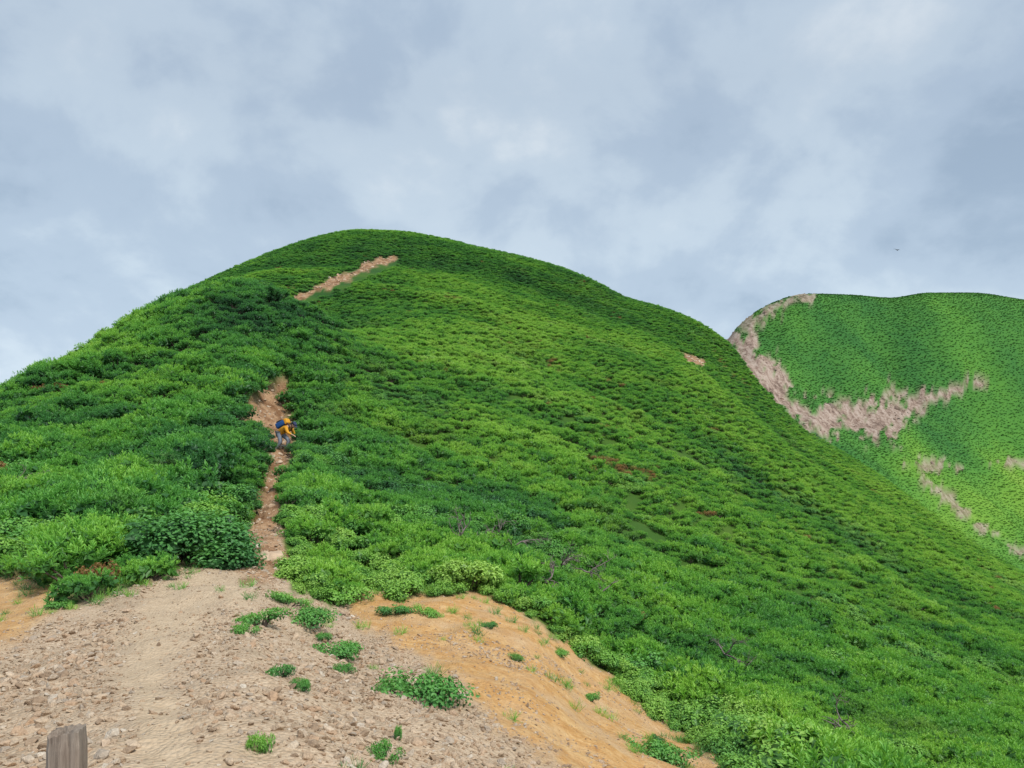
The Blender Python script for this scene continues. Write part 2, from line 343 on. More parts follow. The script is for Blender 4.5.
def inner(mb,c,r,lr,k=16):
    """inner foliage with shade painted in: large darkened leaves inside each lobe so the ground does not show through"""
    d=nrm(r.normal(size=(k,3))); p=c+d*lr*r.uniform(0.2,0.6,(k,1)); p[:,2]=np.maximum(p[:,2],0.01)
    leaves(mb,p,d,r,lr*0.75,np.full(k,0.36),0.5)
def pine_mesh(name,seed,R,H,nl,nsh,nn=11,w=0.022,mats=None):
    r=np.random.RandomState(seed); mb=MB(); lean=r.normal(size=2)*0.1
    for b in range(nl):
        az=2*math.pi*(b*0.618+r.rand()*0.12); q=R*math.sqrt((b+0.4)/nl)*0.8
        lr=R*r.uniform(0.27,0.38)
        c=np.array([math.cos(az)*q+lean[0],math.sin(az)*q+lean[1],H*(0.70-0.45*(q/R)**2)*r.uniform(0.78,1.2)])
        v,f=tube([(0,0,-0.15),(c[0]*0.5,c[1]*0.5,c[2]*0.35),tuple(c)],[0.03,0.02,0.01],4); mb.add(v,f,1,0.8)
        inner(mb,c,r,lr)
        k=int(nsh/nl)
        d=nrm(r.normal(size=(k,3))+np.array([0,0,0.4]))
        p=c+d*lr*np.array([1,1,0.85])*r.uniform(0.5,0.95,(k,1)); p[:,2]=np.maximum(p[:,2],0.02)
        ax=nrm(d*0.75+np.array([0,0,0.7])+r.normal(size=(k,3))*0.25)
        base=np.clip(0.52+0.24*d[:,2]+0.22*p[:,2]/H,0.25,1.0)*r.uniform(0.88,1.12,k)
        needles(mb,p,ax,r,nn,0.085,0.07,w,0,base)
    return mb.mesh(name,mats or [M_PINE,M_BARK])
def leafy_mesh(name,seed,R,H,nl,leaf,mats,lumps=11,jit=0.35,inn=True,low=0.0):
    r=np.random.RandomState(seed); mb=MB()
    for i in range(lumps):
        az=r.rand()*6.283; q=R*math.sqrt(r.rand())*0.78; c=np.array([math.cos(az)*q,math.sin(az)*q,H*(0.62-0.35*(q/R)**2)*r.uniform(0.75,1.15)])
        if low and r.rand()<low: c=np.array([math.cos(az)*R*0.75,math.sin(az)*R*0.75,H*r.uniform(0.08,0.3)])
        v,f=tube([(0,0,-0.1),(c[0]*0.5,c[1]*0.5,c[2]*0.45),tuple(c)],[0.022,0.014,0.006],4); mb.add(v,f,1,0.8)
        k=nl//lumps
        d=nrm(r.normal(size=(k,3))+np.array([0,0,0.35])); lr=R*r.uniform(0.26,0.42)
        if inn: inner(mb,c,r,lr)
        p=c+d*np.array([lr,lr,lr*0.8*min(1,H/R+0.2)])*(r.uniform(0.55,1.05,(k,1)))
        p[:,2]=np.maximum(p[:,2],0.01)
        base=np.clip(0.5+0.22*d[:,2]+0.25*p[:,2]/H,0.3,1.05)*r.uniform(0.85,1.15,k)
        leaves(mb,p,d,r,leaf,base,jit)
    return mb.mesh(name,mats)
pineM=[pine_mesh('dwarf_pine_shrub',s,R,H,nb,ns) for s,R,H,nb,ns in ((1,0.78,0.62,11,230),(2,0.85,0.55,12,240),(3,0.68,0.72,9,205),(4,0.8,0.6,10,225))]
leafM=[leafy_mesh('broadleaf_shrub',s,R,H,n,l,[M_LEAF,M_BARK]) for s,R,H,n,l in ((5,0.7,0.62,1500,0.075),(6,0.8,0.5,1700,0.062))]
bigM=leafy_mesh('broadleaf_shrub',15,1.0,1.5,10000,0.07,[M_LEAF,M_BARK],lumps=54,low=0.4)
rustM=leafy_mesh('russet_shrub',8,0.6,0.5,800,0.06,[M_RUST,M_BARK],inn=False,jit=0.7)
lowM=[leafy_mesh('creeping_plant',s,0.5,0.2,1500,0.045,[M_LEAF,M_BARK],lumps=14,inn=False) for s in (9,10,12)]

# ---------------------------------------------------------------- scatter of shrubs
def grid_pts(d0,d1,sp,seed,umax=0.78):
    r=np.random.RandomState(seed)
    xs=np.arange(-umax*d1,umax*d1,sp); ys=np.arange(d0*0.98,d1,sp)
    gx,gy=np.meshgrid(xs,ys); gx=gx.ravel()+r.uniform(-.5,.5,gx.size)*sp; gy=gy.ravel()+r.uniform(-.5,.5,gy.size)*sp
    k=(gy>=d0)&(gy<d1)&(np.abs(gx/gy)<umax)
    return gx[k],gy[k]
BIG=locate(178,568,9,16.5); BIG.y+=0.6
RUS=locate(103,588,8,15)
allx=[];ally=[];small=[]
for d0,d1,sp,sd,sml in ((5,30,0.55,1,0),(30,70,0.66,2,0),(70,175,0.64,3,0),(240,520,1.05,4,0),(5,30,0.30,5,1),(30,60,0.30,6,1)):
    gx,gy=grid_pts(d0,d1,sp,sd,0.74)
    allx.append(gx); ally.append(gy); small.append(np.full(len(gx),sml))
gx=np.concatenate(allx); gy=np.concatenate(ally); small=np.concatenate(small)==1; gu=gx/gy
gz=samp(Z,gu,gy); gpx=gu*F+CX; gpy=HZ-F*gz/gy
cb,co,ct,cs,cr=masks(gpx,gpy,gy,gx,gy)
rm=samp(runmax,gu,gy)
vis=((-gpy)-rm)/F*gy > -(1.4+0.004*gy)
gt=tintf(gpx,gpy,gy,gx,gy)
keep=vis&(cb<0.5)&(cr<0.3)&(ct<0.35)
# full-size shrubs stand back from bare ground and trail by about half a radius; small growth fills the margin
rpx=F*0.42/gy; close=np.zeros(len(gx),bool)
for ox in (-1,1):
    b2=masks(gpx+ox*rpx,gpy+2,gy,gx,gy)[0]; close|=(b2>0.4)&(gy<18)
dt=poly_dist(gpx,gpy-4,TRAIL)
close|=(dt<F*(0.42+0.2*fbm(gx/1.5,gy/1.5,43,2))/gy)&(gy>11.5)&(gy<38)
close|=(np.abs(gpx-280)<F*0.5/gy+8)&(gpy>455)&(gpy<520)&(gy>14)&(gy<30)
top=(gpx>225)&(gpx<310)&(gpy>345)&(gpy<402)&(gy>28)&(gy<60)     # dense growth closing over the head of the scar
keep&=(close==small)|(small&top)
keep&=~(small&(dt<F*0.10/gy)&(gy>11.5)&(gy<30))
ut=poly_mask(gpx,gpy,[(a,b+4,w+3) for a,b,w in UPTRAIL]); keep&=~((ut>0.1)&(gy>80)&(gy<165))
gap=(fbm(gx/2.2,gy/2.2,41,2)<-0.46)&(gy<60); keep&=~(gap&~small&~top)
keep&=~(np.hypot(gx-BIG.x,gy-BIG.y)<0.85)
keep&=~((np.abs(gx-BIG.x)<1.2)&(gy<BIG.y)&(gy>BIG.y-2.0)&~small)
keep&=~(np.hypot(gx-RUS.x,gy-RUS.y)<0.5)
gx,gy,gu,gz,gt,gpx,gpy,dt,small,top=[a[keep] for a in (gx,gy,gu,gz,gt,gpx,gpy,dt,small,top)]
n=len(gx)
bn=fbm(gx/6,gy/6,51,3)
lowedge=np.exp(-((gpy-np.interp(gpx,[p[0] for p in BND],[p[1] for p in BND]))/45.0)**2)*(gy<25)
isleaf=(bn+0.75*lowedge+rs.uniform(-.25,.25,n))>0.38
rustn=(fbm(gx/4,gy/3,61,2)>0.55)&(rs.rand(n)<0.35)
rustn|=(poly_mask(gpx,gpy,[(590,466,8),(650,478,10)])>0)&(rs.rand(n)<0.45)&(gy<120)
rustn&=(gy<240)&(gy>18)&~((gpx>180)&(gpx<330)&(gy<60))
scl=canopy(gy)*rs.uniform(0.7,1.2,n)*(1.0+0.65*fbm(gx/3.2,gy/3.2,71,2)*(1-sm(35,80,gy)))
nearleft=(gy<60)&(gpx<335); scl=np.where(nearleft,scl*1.25,scl)
scl=np.where(gy>240,scl*0.9,scl)
trl=(dt<F*1.3/gy)&(gy<34)&(gy>11); scl=np.where(trl,np.minimum(scl,1.05),scl)
scl=np.where(small,rs.uniform(0.34,0.66,n)*np.where(top,1.25,1.0),scl)
kind=np.where(isleaf,4+rs.randint(0,2,n),rs.randint(0,4,n)); kind=np.where(rustn,6,kind)
rot=np.stack([rs.normal(size=n)*0.14,rs.normal(size=n)*0.14,rs.rand(n)*6.283],1)
sz_=np.where(gy>240,0.32,1.0-0.25*sm(70,120,gy))
SRC=pineM+leafM+[rustM]
inview=(np.abs(gu)<0.68)&(gpy<800)&(gy<60)
order=np.argsort(np.where(small,gy*1.4,gy))
sel={'p':[], 'l':[], 'r':[]}
for i in order:
    if not inview[i]: continue
    c='p' if kind[i]<4 else ('l' if kind[i]<6 else 'r')
    if len(sel[c])<{'p':300,'l':290,'r':20}[c]: sel[c].append(i)
INFO={'p':('dwarf_pine_shrub','dense green dwarf pine shrub with upright needle tufts','shrub','dwarf pines covering the mountainside'),
      'l':('broadleaf_shrub','leafy light green shrub growing among dwarf pines','shrub','leafy shrubs on the mountainside'),
      'r':('russet_shrub','low shrub with dry reddish brown leaves on slope','shrub','dry reddish shrubs on the mountainside')}
def put(name,me,loc,rot,s,label,cat,group=None,tint=0.5):
    ob=bpy.data.objects.new(name,me); COL.objects.link(ob)
    ob.location=loc; ob.rotation_euler=rot; ob.scale=(s,s,s) if not hasattr(s,'__len__') else s
    ob['label']=label; ob['category']=cat; ob['tint']=float(tint)
    if group: ob['group']=group
    return ob
used=set(); firstobj={}
for c in 'plr':
    nm,lab,cat,grp=INFO[c]
    for i in sel[c]:
        used.add(i); k=kind[i]
        ob=put(nm,SRC[k],(gx[i],gy[i],gz[i]-0.05),rot[i],scl[i],lab,cat,grp,gt[i])
        if k not in firstobj: firstobj[k]=ob
for k in range(7):
    if k not in firstobj:
        c='p' if k<4 else ('l' if k<6 else 'r')
        j=sel['p'][-1-k]
        nm,lab,cat,grp=INFO[c]; firstobj[k]=put(nm,SRC[k],(gx[j]+.3,gy[j]+.2,gz[j]-0.05),rot[j],scl[j],lab,cat,grp,gt[j])
def scatter(name,pos,rot,scl,idx,tint,sources,label,cat):
    me=bpy.data.meshes.new(name); me.vertices.add(len(pos)); me.vertices.foreach_set('co',np.ascontiguousarray(pos,dtype=np.float32).ravel())
    a=me.attributes.new('irot','FLOAT_VECTOR','POINT'); a.data.foreach_set('vector',np.ascontiguousarray(rot,dtype=np.float32).ravel())
    a=me.attributes.new('iscl','FLOAT_VECTOR','POINT'); a.data.foreach_set('vector',np.ascontiguousarray(scl,dtype=np.float32).ravel())
    a=me.attributes.new('iidx','INT','POINT'); a.data.foreach_set('value',np.ascontiguousarray(idx,dtype=np.int32))
    setattrf(me,'tint',tint)
    ob=bpy.data.objects.new(name,me); COL.objects.link(ob)
    ng=bpy.data.node_groups.new(name,'GeometryNodeTree')
    ng.interface.new_socket('Geometry',in_out='INPUT',socket_type='NodeSocketGeometry'); ng.interface.new_socket('Geometry',in_out='OUTPUT',socket_type='NodeSocketGeometry')
    gi=ng.nodes.new('NodeGroupInput'); go=ng.nodes.new('NodeGroupOutput'); iop=ng.nodes.new('GeometryNodeInstanceOnPoints')
    jn=ng.nodes.new('GeometryNodeJoinGeometry')
    for s in sources[::-1]:
        o=ng.nodes.new('GeometryNodeObjectInfo'); o.transform_space='ORIGINAL'; o.inputs['Object'].default_value=s; o.inputs['As Instance'].default_value=True
        ng.links.new(o.outputs['Geometry'],jn.inputs[0])
    def na(nm,dt):
        q=ng.nodes.new('GeometryNodeInputNamedAttribute'); q.data_type=dt; q.inputs['Name'].default_value=nm
        return [x for x in q.outputs if x.enabled and x.name=='Attribute'][0]
    e=ng.nodes.new('FunctionNodeEulerToRotation')
    ng.links.new(na('irot','FLOAT_VECTOR'),e.inputs[0])
    ng.links.new(gi.outputs[0],iop.inputs['Points']); ng.links.new(jn.outputs[0],iop.inputs['Instance'])
    iop.inputs['Pick Instance'].default_value=True
    ng.links.new(na('iidx','INT'),iop.inputs['Instance Index']); ng.links.new(e.outputs[0],iop.inputs['Rotation']); ng.links.new(na('iscl','FLOAT_VECTOR'),iop.inputs['Scale'])
    ng.links.new(iop.outputs[0],go.inputs[0])
    md=ob.modifiers.new('scatter','NODES'); md.node_group=ng
    ob['kind']='stuff'; ob['label']=label; ob['category']=cat
    return ob
rest=np.array([i for i in range(n) if i not in used])
scatter('mountain_shrubs',np.stack([gx,gy,gz-0.05],1)[rest],rot[rest],np.stack([scl,scl,scl*sz_],1)[rest],kind[rest],gt[rest],[firstobj[k] for k in range(7)],'continuous green carpet of dwarf pines and shrubs over mountain','shrubs')
print('shrubs',n,'rest',len(rest))

# ---------------------------------------------------------------- stones
def stone_mesh(name,seed,mat):
    r=np.random.RandomState(seed); bm=bmesh.new()
    p=nrm(r.normal(size=(15,3)))*r.uniform(0.75,1.0,(15,1))*np.array([1.0,r.uniform(0.6,0.9),r.uniform(0.4,0.65)])
    vs=[bm.verts.new(q) for q in p]; bmesh.ops.convex_hull(bm,input=vs)
    for v in [v for v in bm.verts if not v.link_faces]: bm.verts.remove(v)
    bmesh.ops.bevel(bm,geom=list(bm.edges),offset=0.05,segments=1,affect='EDGES')
    me=bpy.data.meshes.new(name); bm.to_mesh(me); bm.free(); me.materials.append(mat); return me
stM=[stone_mesh('rock',100+i,M_STONE) for i in range(8)]
sx,sy=grid_pts(2.2,18.5,0.050,9,0.74)
su=sx/sy; sz=samp(Z,su,sy); spx=su*F+CX; spy=HZ-F*sz/sy
cb,co,ct,cs,cr=masks(spx,spy,sy,sx,sy)
q=rs.rand(len(sx)); clump=fbm(sx/0.9,sy/0.9,81,3)
k=(cb>0.5)&(q<np.clip(0.8+0.5*clump,0.2,1)*(1-0.85*cs)*(1-(0.72-0.4*(clump>0.25))*co))
sx,sy,sz,cs,co,clump=[a[k] for a in (sx,sy,sz,cs,co,clump)]; m_=len(sx)
ss=np.clip(np.exp(rs.normal(size=m_)*0.55)*0.019*(1+0.6*clump),0.008,0.08)*(1-0.45*cs)*(1-0.4*co)
r3=rs.normal(size=(m_,3))*np.array([0.45,0.45,0]); r3[:,2]=rs.rand(m_)*6.28
rocks=[]
tries=0
while len(rocks)<170 and tries<6000:
    tries+=1; px=rs.uniform(0,540); py=rs.uniform(575,768)
    L=locate(px,py,3.5,15.5)
    a=masks(np.array([px]),np.array([py]),np.array([L.y]),0,0)
    if a[0][0]<0.8 or a[3][0]>0.45 or a[1][0]>0.5: continue
    if px>140 and rs.rand()<0.4: continue
    rocks.append((L,rs.uniform(0.035,0.07)*(1.15 if px<160 else 1)))
ro=[]
for i,(L,s) in enumerate(rocks):
    ob=put('rock',stM[i%8],(L.x,L.y,L.z+s*0.15),(rs.normal()*0.3,rs.normal()*0.3,rs.rand()*6.28),s,'angular pinkish brown rock lying on the gravel','rock','loose rocks on the gravel ridge')
    ro.append(ob)
tx,ty=grid_pts(13,45,0.2,19,0.5); tu=tx/ty; tz=samp(Z,tu,ty); a=masks(tu*F+CX,HZ-F*tz/ty,ty,tx,ty)
k=(a[2]>0.5)&(rs.rand(len(tx))<0.7); tx,ty,tz=tx[k],ty[k],tz[k]; m2=len(tx)
px_,py_=grid_pts(95,150,0.6,29,0.4); pu=px_/py_; pz=samp(Z,pu,py_); a=masks(pu*F+CX,HZ-F*pz/py_,py_,px_,py_)
k=(a[2]>0.5)&(rs.rand(len(px_))<0.5); px_,py_,pz=px_[k],py_[k],pz[k]; m3=len(px_)
pos=np.concatenate([np.stack([sx,sy,sz+ss*0.15],1),np.stack([tx,ty,tz],1),np.stack([px_,py_,pz],1)])
sc=np.concatenate([ss,np.exp(rs.normal(size=m2)*0.5)*0.06,rs.uniform(0.12,0.4,m3)])
rr=np.concatenate([r3,np.stack([rs.normal(size=m2)*.3,rs.normal(size=m2)*.3,rs.rand(m2)*6],1),np.stack([rs.normal(size=m3)*.3,rs.normal(size=m3)*.3,rs.rand(m3)*6],1)])
scatter('gravel',pos,rr,np.repeat(sc[:,None],3,1),rs.randint(0,8,len(pos)),np.zeros(len(pos)),ro[:8],'loose broken pinkish gravel covering the ridge path','gravel')
# crags on the far cliffs
cx_,cy_=grid_pts(240,470,1.5,39,0.72); cu=cx_/cy_; cz=samp(Z,cu,cy_); cpx=cu*F+CX; a=masks(cpx,HZ-F*cz/cy_,cy_,cx_,cy_)
k=(a[4]>0.6)&(cu>0.2)&(rs.rand(len(cx_))<0.16*(0.3+1.2*(fbm(cx_/6,cy_/14,97,2)>0))); cx_,cy_,cz,cpx=cx_[k],cy_[k],cz[k],cpx[k]; mc=len(cx_)
srcs=[]
for i in range(4):
    j=i*(mc//5); srcs.append(put('crag',stone_mesh('crag',300+i,M_CRAG),(cx_[j],cy_[j],cz[j]),(0,0,i),0.9,'jagged brown grey crag on the mountain cliff','rock','crags on the cliff'))
s3=np.exp(rs.normal(size=mc)*0.45)*np.where((cpx>812)&(cpx<960),0.8,0.55)
scatter('cliff_crags',np.stack([cx_,cy_,cz-0.35*s3],1),np.stack([rs.normal(size=mc)*.4,rs.normal(size=mc)*.4,rs.rand(mc)*6],1),np.stack([s3,s3,s3*rs.uniform(0.8,2.1,mc)],1),rs.randint(0,4,mc),np.zeros(mc),srcs,'broken reddish grey rock of the mountain cliffs','rock')
print('gravel',len(pos),'crags',mc)

# ---------------------------------------------------------------- creeping plants on the gravel
for i,(px,py,w,t) in enumerate([(260,624,54,.5),(306,622,58,.45),(288,604,42,.5),(335,657,58,.55),(425,697,90,.42),(385,757,34,.6),(281,677,32,.35),(655,758,70,.6),(395,614,38,.5),(489,628,18,.4),(516,660,18,.35),(262,748,26,.6),(62,608,32,.6),(427,614,30,.5),(344,672,24,.45),(397,740,9,.4),(560,655,26,.6),(340,600,60,.6),(300,690,20,.3),(590,700,22,.6),(395,690,40,.45),(655,742,20,.3),(322,640,22,.4),(246,632,26,.5)]):
    L=locate(px,py,3.5,15.8); s=w/F*L.y/1.0
    put('creeping_plant',lowM[i%3],(L.x,L.y,L.z-0.02),(rs.normal()*0.1,rs.normal()*0.1,rs.rand()*6.28),(s*1.15,s*1.1,max(s,0.45)*1.35),'low green plant clump growing on bare gravel','plant','small plants on the gravel',t+0.05)
put('broadleaf_shrub',bigM,(BIG.x,BIG.y,float(samp(Z,BIG.x/BIG.y,BIG.y))-0.2),(0,0,0.4),(1.2,0.95,1.0),'large rounded dark green leafy shrub beside the path','shrub',None,0.42)
put('russet_shrub',rustM,(RUS.x,RUS.y,RUS.z-0.03),(0,0,0),(0.62,0.6,0.95),'dry reddish brown shrub at the edge of bare soil','shrub',None,0.55)

# grass tufts (uncountable)
def grass_mesh(seed):
    r=np.random.RandomState(seed); mb=MB(); k=9
    needles(mb,r.normal(size=(k,3))*np.array([0.05,0.05,0.0]),nrm(np.array([0,0,1.0])+r.normal(size=(k,3))*0.35),r,7,0.03,0.12,0.007,0,r.uniform(0.7,1.1,k))
    return mb.mesh('grass_tuft',[M_LEAF])
gm=grass_mesh(3)
gxx,gyy=grid_pts(3,16.5,0.22,33,0.74); gu2=gxx/gyy; gz2=samp(Z,gu2,gyy); p1=gu2*F+CX; p2=HZ-F*gz2/gyy
bb=np.interp(p1,[p[0] for p in BND],[p[1] for p in BND]); prox=np.exp(-np.clip(p2-bb,0,999)/16.0)
k=(rs.rand(len(gxx))<prox*0.5*(fbm(gxx/1.2,gyy/1.2,91,2)>-0.1)+0.16*(fbm(gxx/0.8,gyy/0.8,93,2)>0.3)*(p1>220))&(p2>bb-6)
gxx,gyy,gz2=gxx[k],gyy[k],gz2[k]; mg=len(gxx)
L=locate(250,600,8,15); gt0=put('grass_tuft',gm,L,(0,0,0),1.0,'small tuft of green grass on gravel','grass',None,0.5)
scatter('grass',np.stack([gxx,gyy,gz2-0.01],1),np.stack([np.zeros(mg),np.zeros(mg),rs.rand(mg)*6],1),np.repeat(rs.uniform(0.5,1.2,mg)[:,None],3,1),np.zeros(mg),rs.uniform(0.3,0.8,mg),[gt0],'sparse green grass along the gravel edge','grass')

# dead branches
def dead_mesh(seed):
    r=np.random.RandomState(seed); mb=MB()
    def br(p,d,L,rad,lev):
        pts=[p];rd=[rad];q=np.array(p)
        for s in range(6):
            d=nrm(d+r.normal(size=3)*0.28); q=q+d*L/6; pts.append(tuple(q)); rd.append(rad*(1-(s+1)/7.0)+0.003)
            if lev<2 and r.rand()<0.55: br(tuple(q),nrm(d+r.normal(size=3)*0.7),L*0.5,rd[-1]*0.7,lev+1)
        v,f=tube(pts,rd,5); mb.add(v,f,0,0.8)
    for i in range(3): br((0,0,0),nrm(np.array([math.cos(i*1.3),math.sin(i*1.3)*0.6,0.25])),r.uniform(0.6,1.0),0.028,0)
    return mb.mesh('dead_branch',[M_DEAD],True)
for i,(px,py,z) in enumerate([(462,556,.52),(485,560,.5),(512,566,.52),(560,586,.52),(600,612,.5),(725,676,.52),(850,752,.4),(18,500,.5),(590,590,.5),(545,600,.4)]):
    L=locate(px,py,9,45)
    put('dead_branch',dead_mesh(200+i),(L.x,L.y,L.z+z),(rs.normal()*.25,rs.normal()*.25,rs.rand()*6),rs.uniform(.7,.9),'weathered brown grey dead branches poking out of the shrubs','branch','dead branches among the pines')

# ---------------------------------------------------------------- wooden post
m,nt,out=new_mat('weathered_wood'); tc=N(nt,'ShaderNodeTexCoord'); mp=N(nt,'ShaderNodeMapping'); mp.inputs['Scale'].default_value=(60,60,3); nt.links.new(tc.outputs['Object'],mp.inputs[0])
n1=noise(nt,mp.outputs[0],1.0,6,0.7,0.4); n2=noise(nt,tc.outputs['Object'],9,4)
c=ramp(nt,n1,[(0.28,(0.07,0.048,0.035)),(0.5,(0.20,0.15,0.115)),(0.75,(0.36,0.285,0.225))]); c=mix(nt,ramp(nt,n2,[(0.4,0.0),(0.75,0.5)]),c,(0.29,0.25,0.205))
principled(nt,out,c,0.9,n1,0.9,0.006,0.2); M_WOOD=m
bm=bmesh.new(); rad=0.06; nseg=28; rings=[]
zs=[-0.35,0.0,0.2,0.4,0.6,0.75,0.85,0.9,0.93,0.945]
def post_r(a,z):
    sq=1/max(abs(math.cos(a)),abs(math.sin(a)))**0.72
    crack=0.16*math.exp(-((a-4.35)/0.07)**2)+0.10*math.exp(-((a-5.2)/0.06)**2)+0.1*math.exp(-((a-2.0)/0.07)**2)
    return rad*0.93*sq*(1-crack)*(1+0.015*math.sin(5*a+z*6))
for z in zs:
    f=1.0 if z<0.93 else 0.94
    rings.append([bm.verts.new((post_r(2*math.pi*k/nseg,z)*f*math.cos(2*math.pi*k/nseg),post_r(2*math.pi*k/nseg,z)*f*math.sin(2*math.pi*k/nseg),z+(0.008*math.sin(3*k)+0.008*math.cos(2*math.pi*k/nseg) if z>0.9 else 0))) for k in range(nseg)])
for a,b in zip(rings[:-1],rings[1:]):
    for k in range(nseg): bm.faces.new((a[k],a[(k+1)%nseg],b[(k+1)%nseg],b[k]))
inner_=[bm.verts.new((v.co.x*0.5,v.co.y*0.5,0.945+0.004*((i*7)%3))) for i,v in enumerate(rings[-1])]
for k in range(nseg): bm.faces.new((rings[-1][k],rings[-1][(k+1)%nseg],inner_[(k+1)%nseg],inner_[k]))
cc=bm.verts.new((0,0,0.94))
for k in range(nseg): bm.faces.new((inner_[k],inner_[(k+1)%nseg],cc))
me=bpy.data.meshes.new('wooden_post'); bm.to_mesh(me); bm.free(); me.materials.append(M_WOOD)
Dp=2.3; xp=(67-CX)/F*Dp; ztop=-(731-HZ)/F*Dp
put('wooden_post',me,(xp,Dp,ztop-0.945),(0,0.0,0.2),(0.86,0.86,1.0),'weathered brownish grey wooden post standing in the gravel','post')

# ---------------------------------------------------------------- hiker
def flat_mat(name,col,rough=0.8,var=0.15):
    m,nt,out=new_mat(name); tc=N(nt,'ShaderNodeTexCoord'); nz=noise(nt,tc.outputs['Object'],12,3)
    principled(nt,out,ramp(nt,nz,[(0.3,tuple(x*(1-var) for x in col)),(0.7,tuple(x*(1+var) for x in col))]),rough,nz,0.3,0.01); return m
M_SKIN=flat_mat('skin',(0.50,0.30,0.21),0.6); M_JACK=flat_mat('orange_jacket',(0.62,0.28,0.02)); M_TROU=flat_mat('grey_blue_trousers',(0.20,0.23,0.28))
M_PACK=flat_mat('blue_backpack',(0.02,0.08,0.25)); M_BOOT=flat_mat('boots',(0.07,0.05,0.04)); M_CAP=flat_mat('navy_cap',(0.03,0.04,0.09)); M_HAIR=flat_mat('hair',(0.02,0.015,0.012)); M_STRAP=flat_mat('strap',(0.03,0.03,0.035)); M_EYE=flat_mat('eye',(0.02,0.015,0.01),0.2)
def skin(name,V,E,R,mat,root=0,sub=2):
    me=bpy.data.meshes.new(name); me.from_pydata(V,E,[]); me.materials.append(mat)
    ob=bpy.data.objects.new(name,me); COL.objects.link(ob)
    ob.modifiers.new('skin','SKIN'); 
    sv=me.skin_vertices[0].data
    for i,rr in enumerate(R): sv[i].radius=(rr,rr) if not hasattr(rr,'__len__') else rr; sv[i].use_root=(i==root)
    ob.modifiers['skin'].use_smooth_shade=True
    s=ob.modifiers.new('sub','SUBSURF'); s.levels=sub; s.render_levels=sub
    return ob
V=[];E=[];Rr=[]
def jv(p,r,parent=None):
    V.append(p); Rr.append(r); 
    if parent is not None: E.append((parent,len(V)-1))
    return len(V)-1
# bent deep at the hip, looking down at the next foothold
pel=jv((-0.20,0,0.80),0.13); sp=jv((-0.04,0,0.95),0.12,pel); ch=jv((0.16,0,1.05),0.14,sp); nk=jv((0.29,0,1.11),0.055,ch)
h1=jv((0.355,0,1.13),0.075,nk); h2=jv((0.43,0,1.155),0.09,h1); h3=jv((0.475,0,1.20),0.07,h2); nose=jv((0.51,0,1.085),0.013,h2)
for s in (1,-1):
    hip=jv((-0.19,0.09*s,0.77),0.10,pel)
    if s>0: kn=jv((0.15,0.11,0.54),0.065,hip); an=jv((0.06,0.12,0.15),0.042,kn); to=jv((0.22,0.13,0.09),0.035,an)
    else: kn=jv((-0.06,-0.12,0.42),0.065,hip); an=jv((-0.32,-0.12,0.06),0.042,kn); to=jv((-0.16,-0.13,0.0),0.035,an)
    sh=jv((0.17,0.19*s,1.03),0.062,ch)
    if s>0: el_=(0.30,0.24,0.80); wr_=(0.24,0.18,0.60)
    else: el_=(0.36,-0.26,0.82); wr_=(0.56,-0.25,0.76)
    el=jv(el_,0.045,sh); wr=jv(wr_,0.028,el)
    d=(Vector(wr_)-Vector(el_)).normalized(); pmv=Vector(wr_)+d*0.06; pm=jv(tuple(pmv),0.035,wr)
    sd_=d.cross(Vector((0,0,1))).normalized(); cu_=d.cross(sd_).normalized()
    for k,ln in enumerate((0.085,0.095,0.088,0.07)):
        b0=pmv+d*0.035+sd_*(k-1.5)*0.019; a=jv(tuple(b0),0.010,pm); b=jv(tuple(b0+d*ln*0.5+cu_*0.008),0.009,a); jv(tuple(b0+d*ln*0.85+cu_*0.03),0.008,b)
    a=jv(tuple(pmv+sd_*0.04),0.011,pm); jv(tuple(pmv+sd_*0.06+d*0.035),0.009,a)
person=skin('person',V,E,Rr,M_SKIN,0)
person['label']='hiker in orange jacket with blue backpack bending forward on the trail'; person['category']='person'
def child(ob,par=None,label=None):
    ob.parent=par or person
    if label: ob['label']=label
    return ob
JV=[(-0.20,0,0.82),(-0.04,0,0.95),(0.16,0,1.05),(0.265,0,1.10)]; JE=[(0,1),(1,2),(2,3)]; JR=[0.155,0.155,0.165,0.085]
for s,el_,wr_ in ((1,(0.30,0.24,0.80),(0.25,0.185,0.63)),(-1,(0.36,-0.26,0.82),(0.53,-0.25,0.77))):
    o=len(JV); JV+=[(0.17,0.19*s,1.03),el_,wr_]; JE+=[(2,o),(o,o+1),(o+1,o+2)]; JR+=[0.082,0.062,0.042]
child(skin('jacket',JV,JE,JR,M_JACK,1))
TV=[(-0.20,0,0.82),(-0.19,0.09,0.76),(0.15,0.11,0.54),(0.065,0.12,0.19),(-0.19,-0.09,0.76),(-0.06,-0.12,0.42),(-0.30,-0.12,0.10)]
child(skin('trousers',TV,[(0,1),(1,2),(2,3),(0,4),(4,5),(5,6)],[0.14,0.118,0.085,0.062,0.118,0.085,0.062],M_TROU,0))
for (a,b) in (((0.05,0.12,0.12),(0.24,0.13,0.085)),((-0.33,-0.12,0.03),(-0.14,-0.13,-0.01))):
    A=Vector(a);B=Vector(b)
    child(skin('boot',[tuple(A+Vector((0.0,0,0.08))),tuple(A),tuple((A+B)/2),tuple(B)],[(0,1),(1,2),(2,3)],[0.056,0.058,0.05,0.042],M_BOOT,1))
mb=MB(); ctr=Vector((0,0,0))
Vc=[];Fc=[];n1_=16
for i in range(6):
    t=i/5*math.pi/2
    for k in range(n1_):
        p=2*math.pi*k/n1_; Vc.append(ctr+Vector((0.108*math.cos(t)*math.cos(p),0.095*math.cos(t)*math.sin(p),0.095*math.sin(t)+0.02*math.cos(p)*-1)))
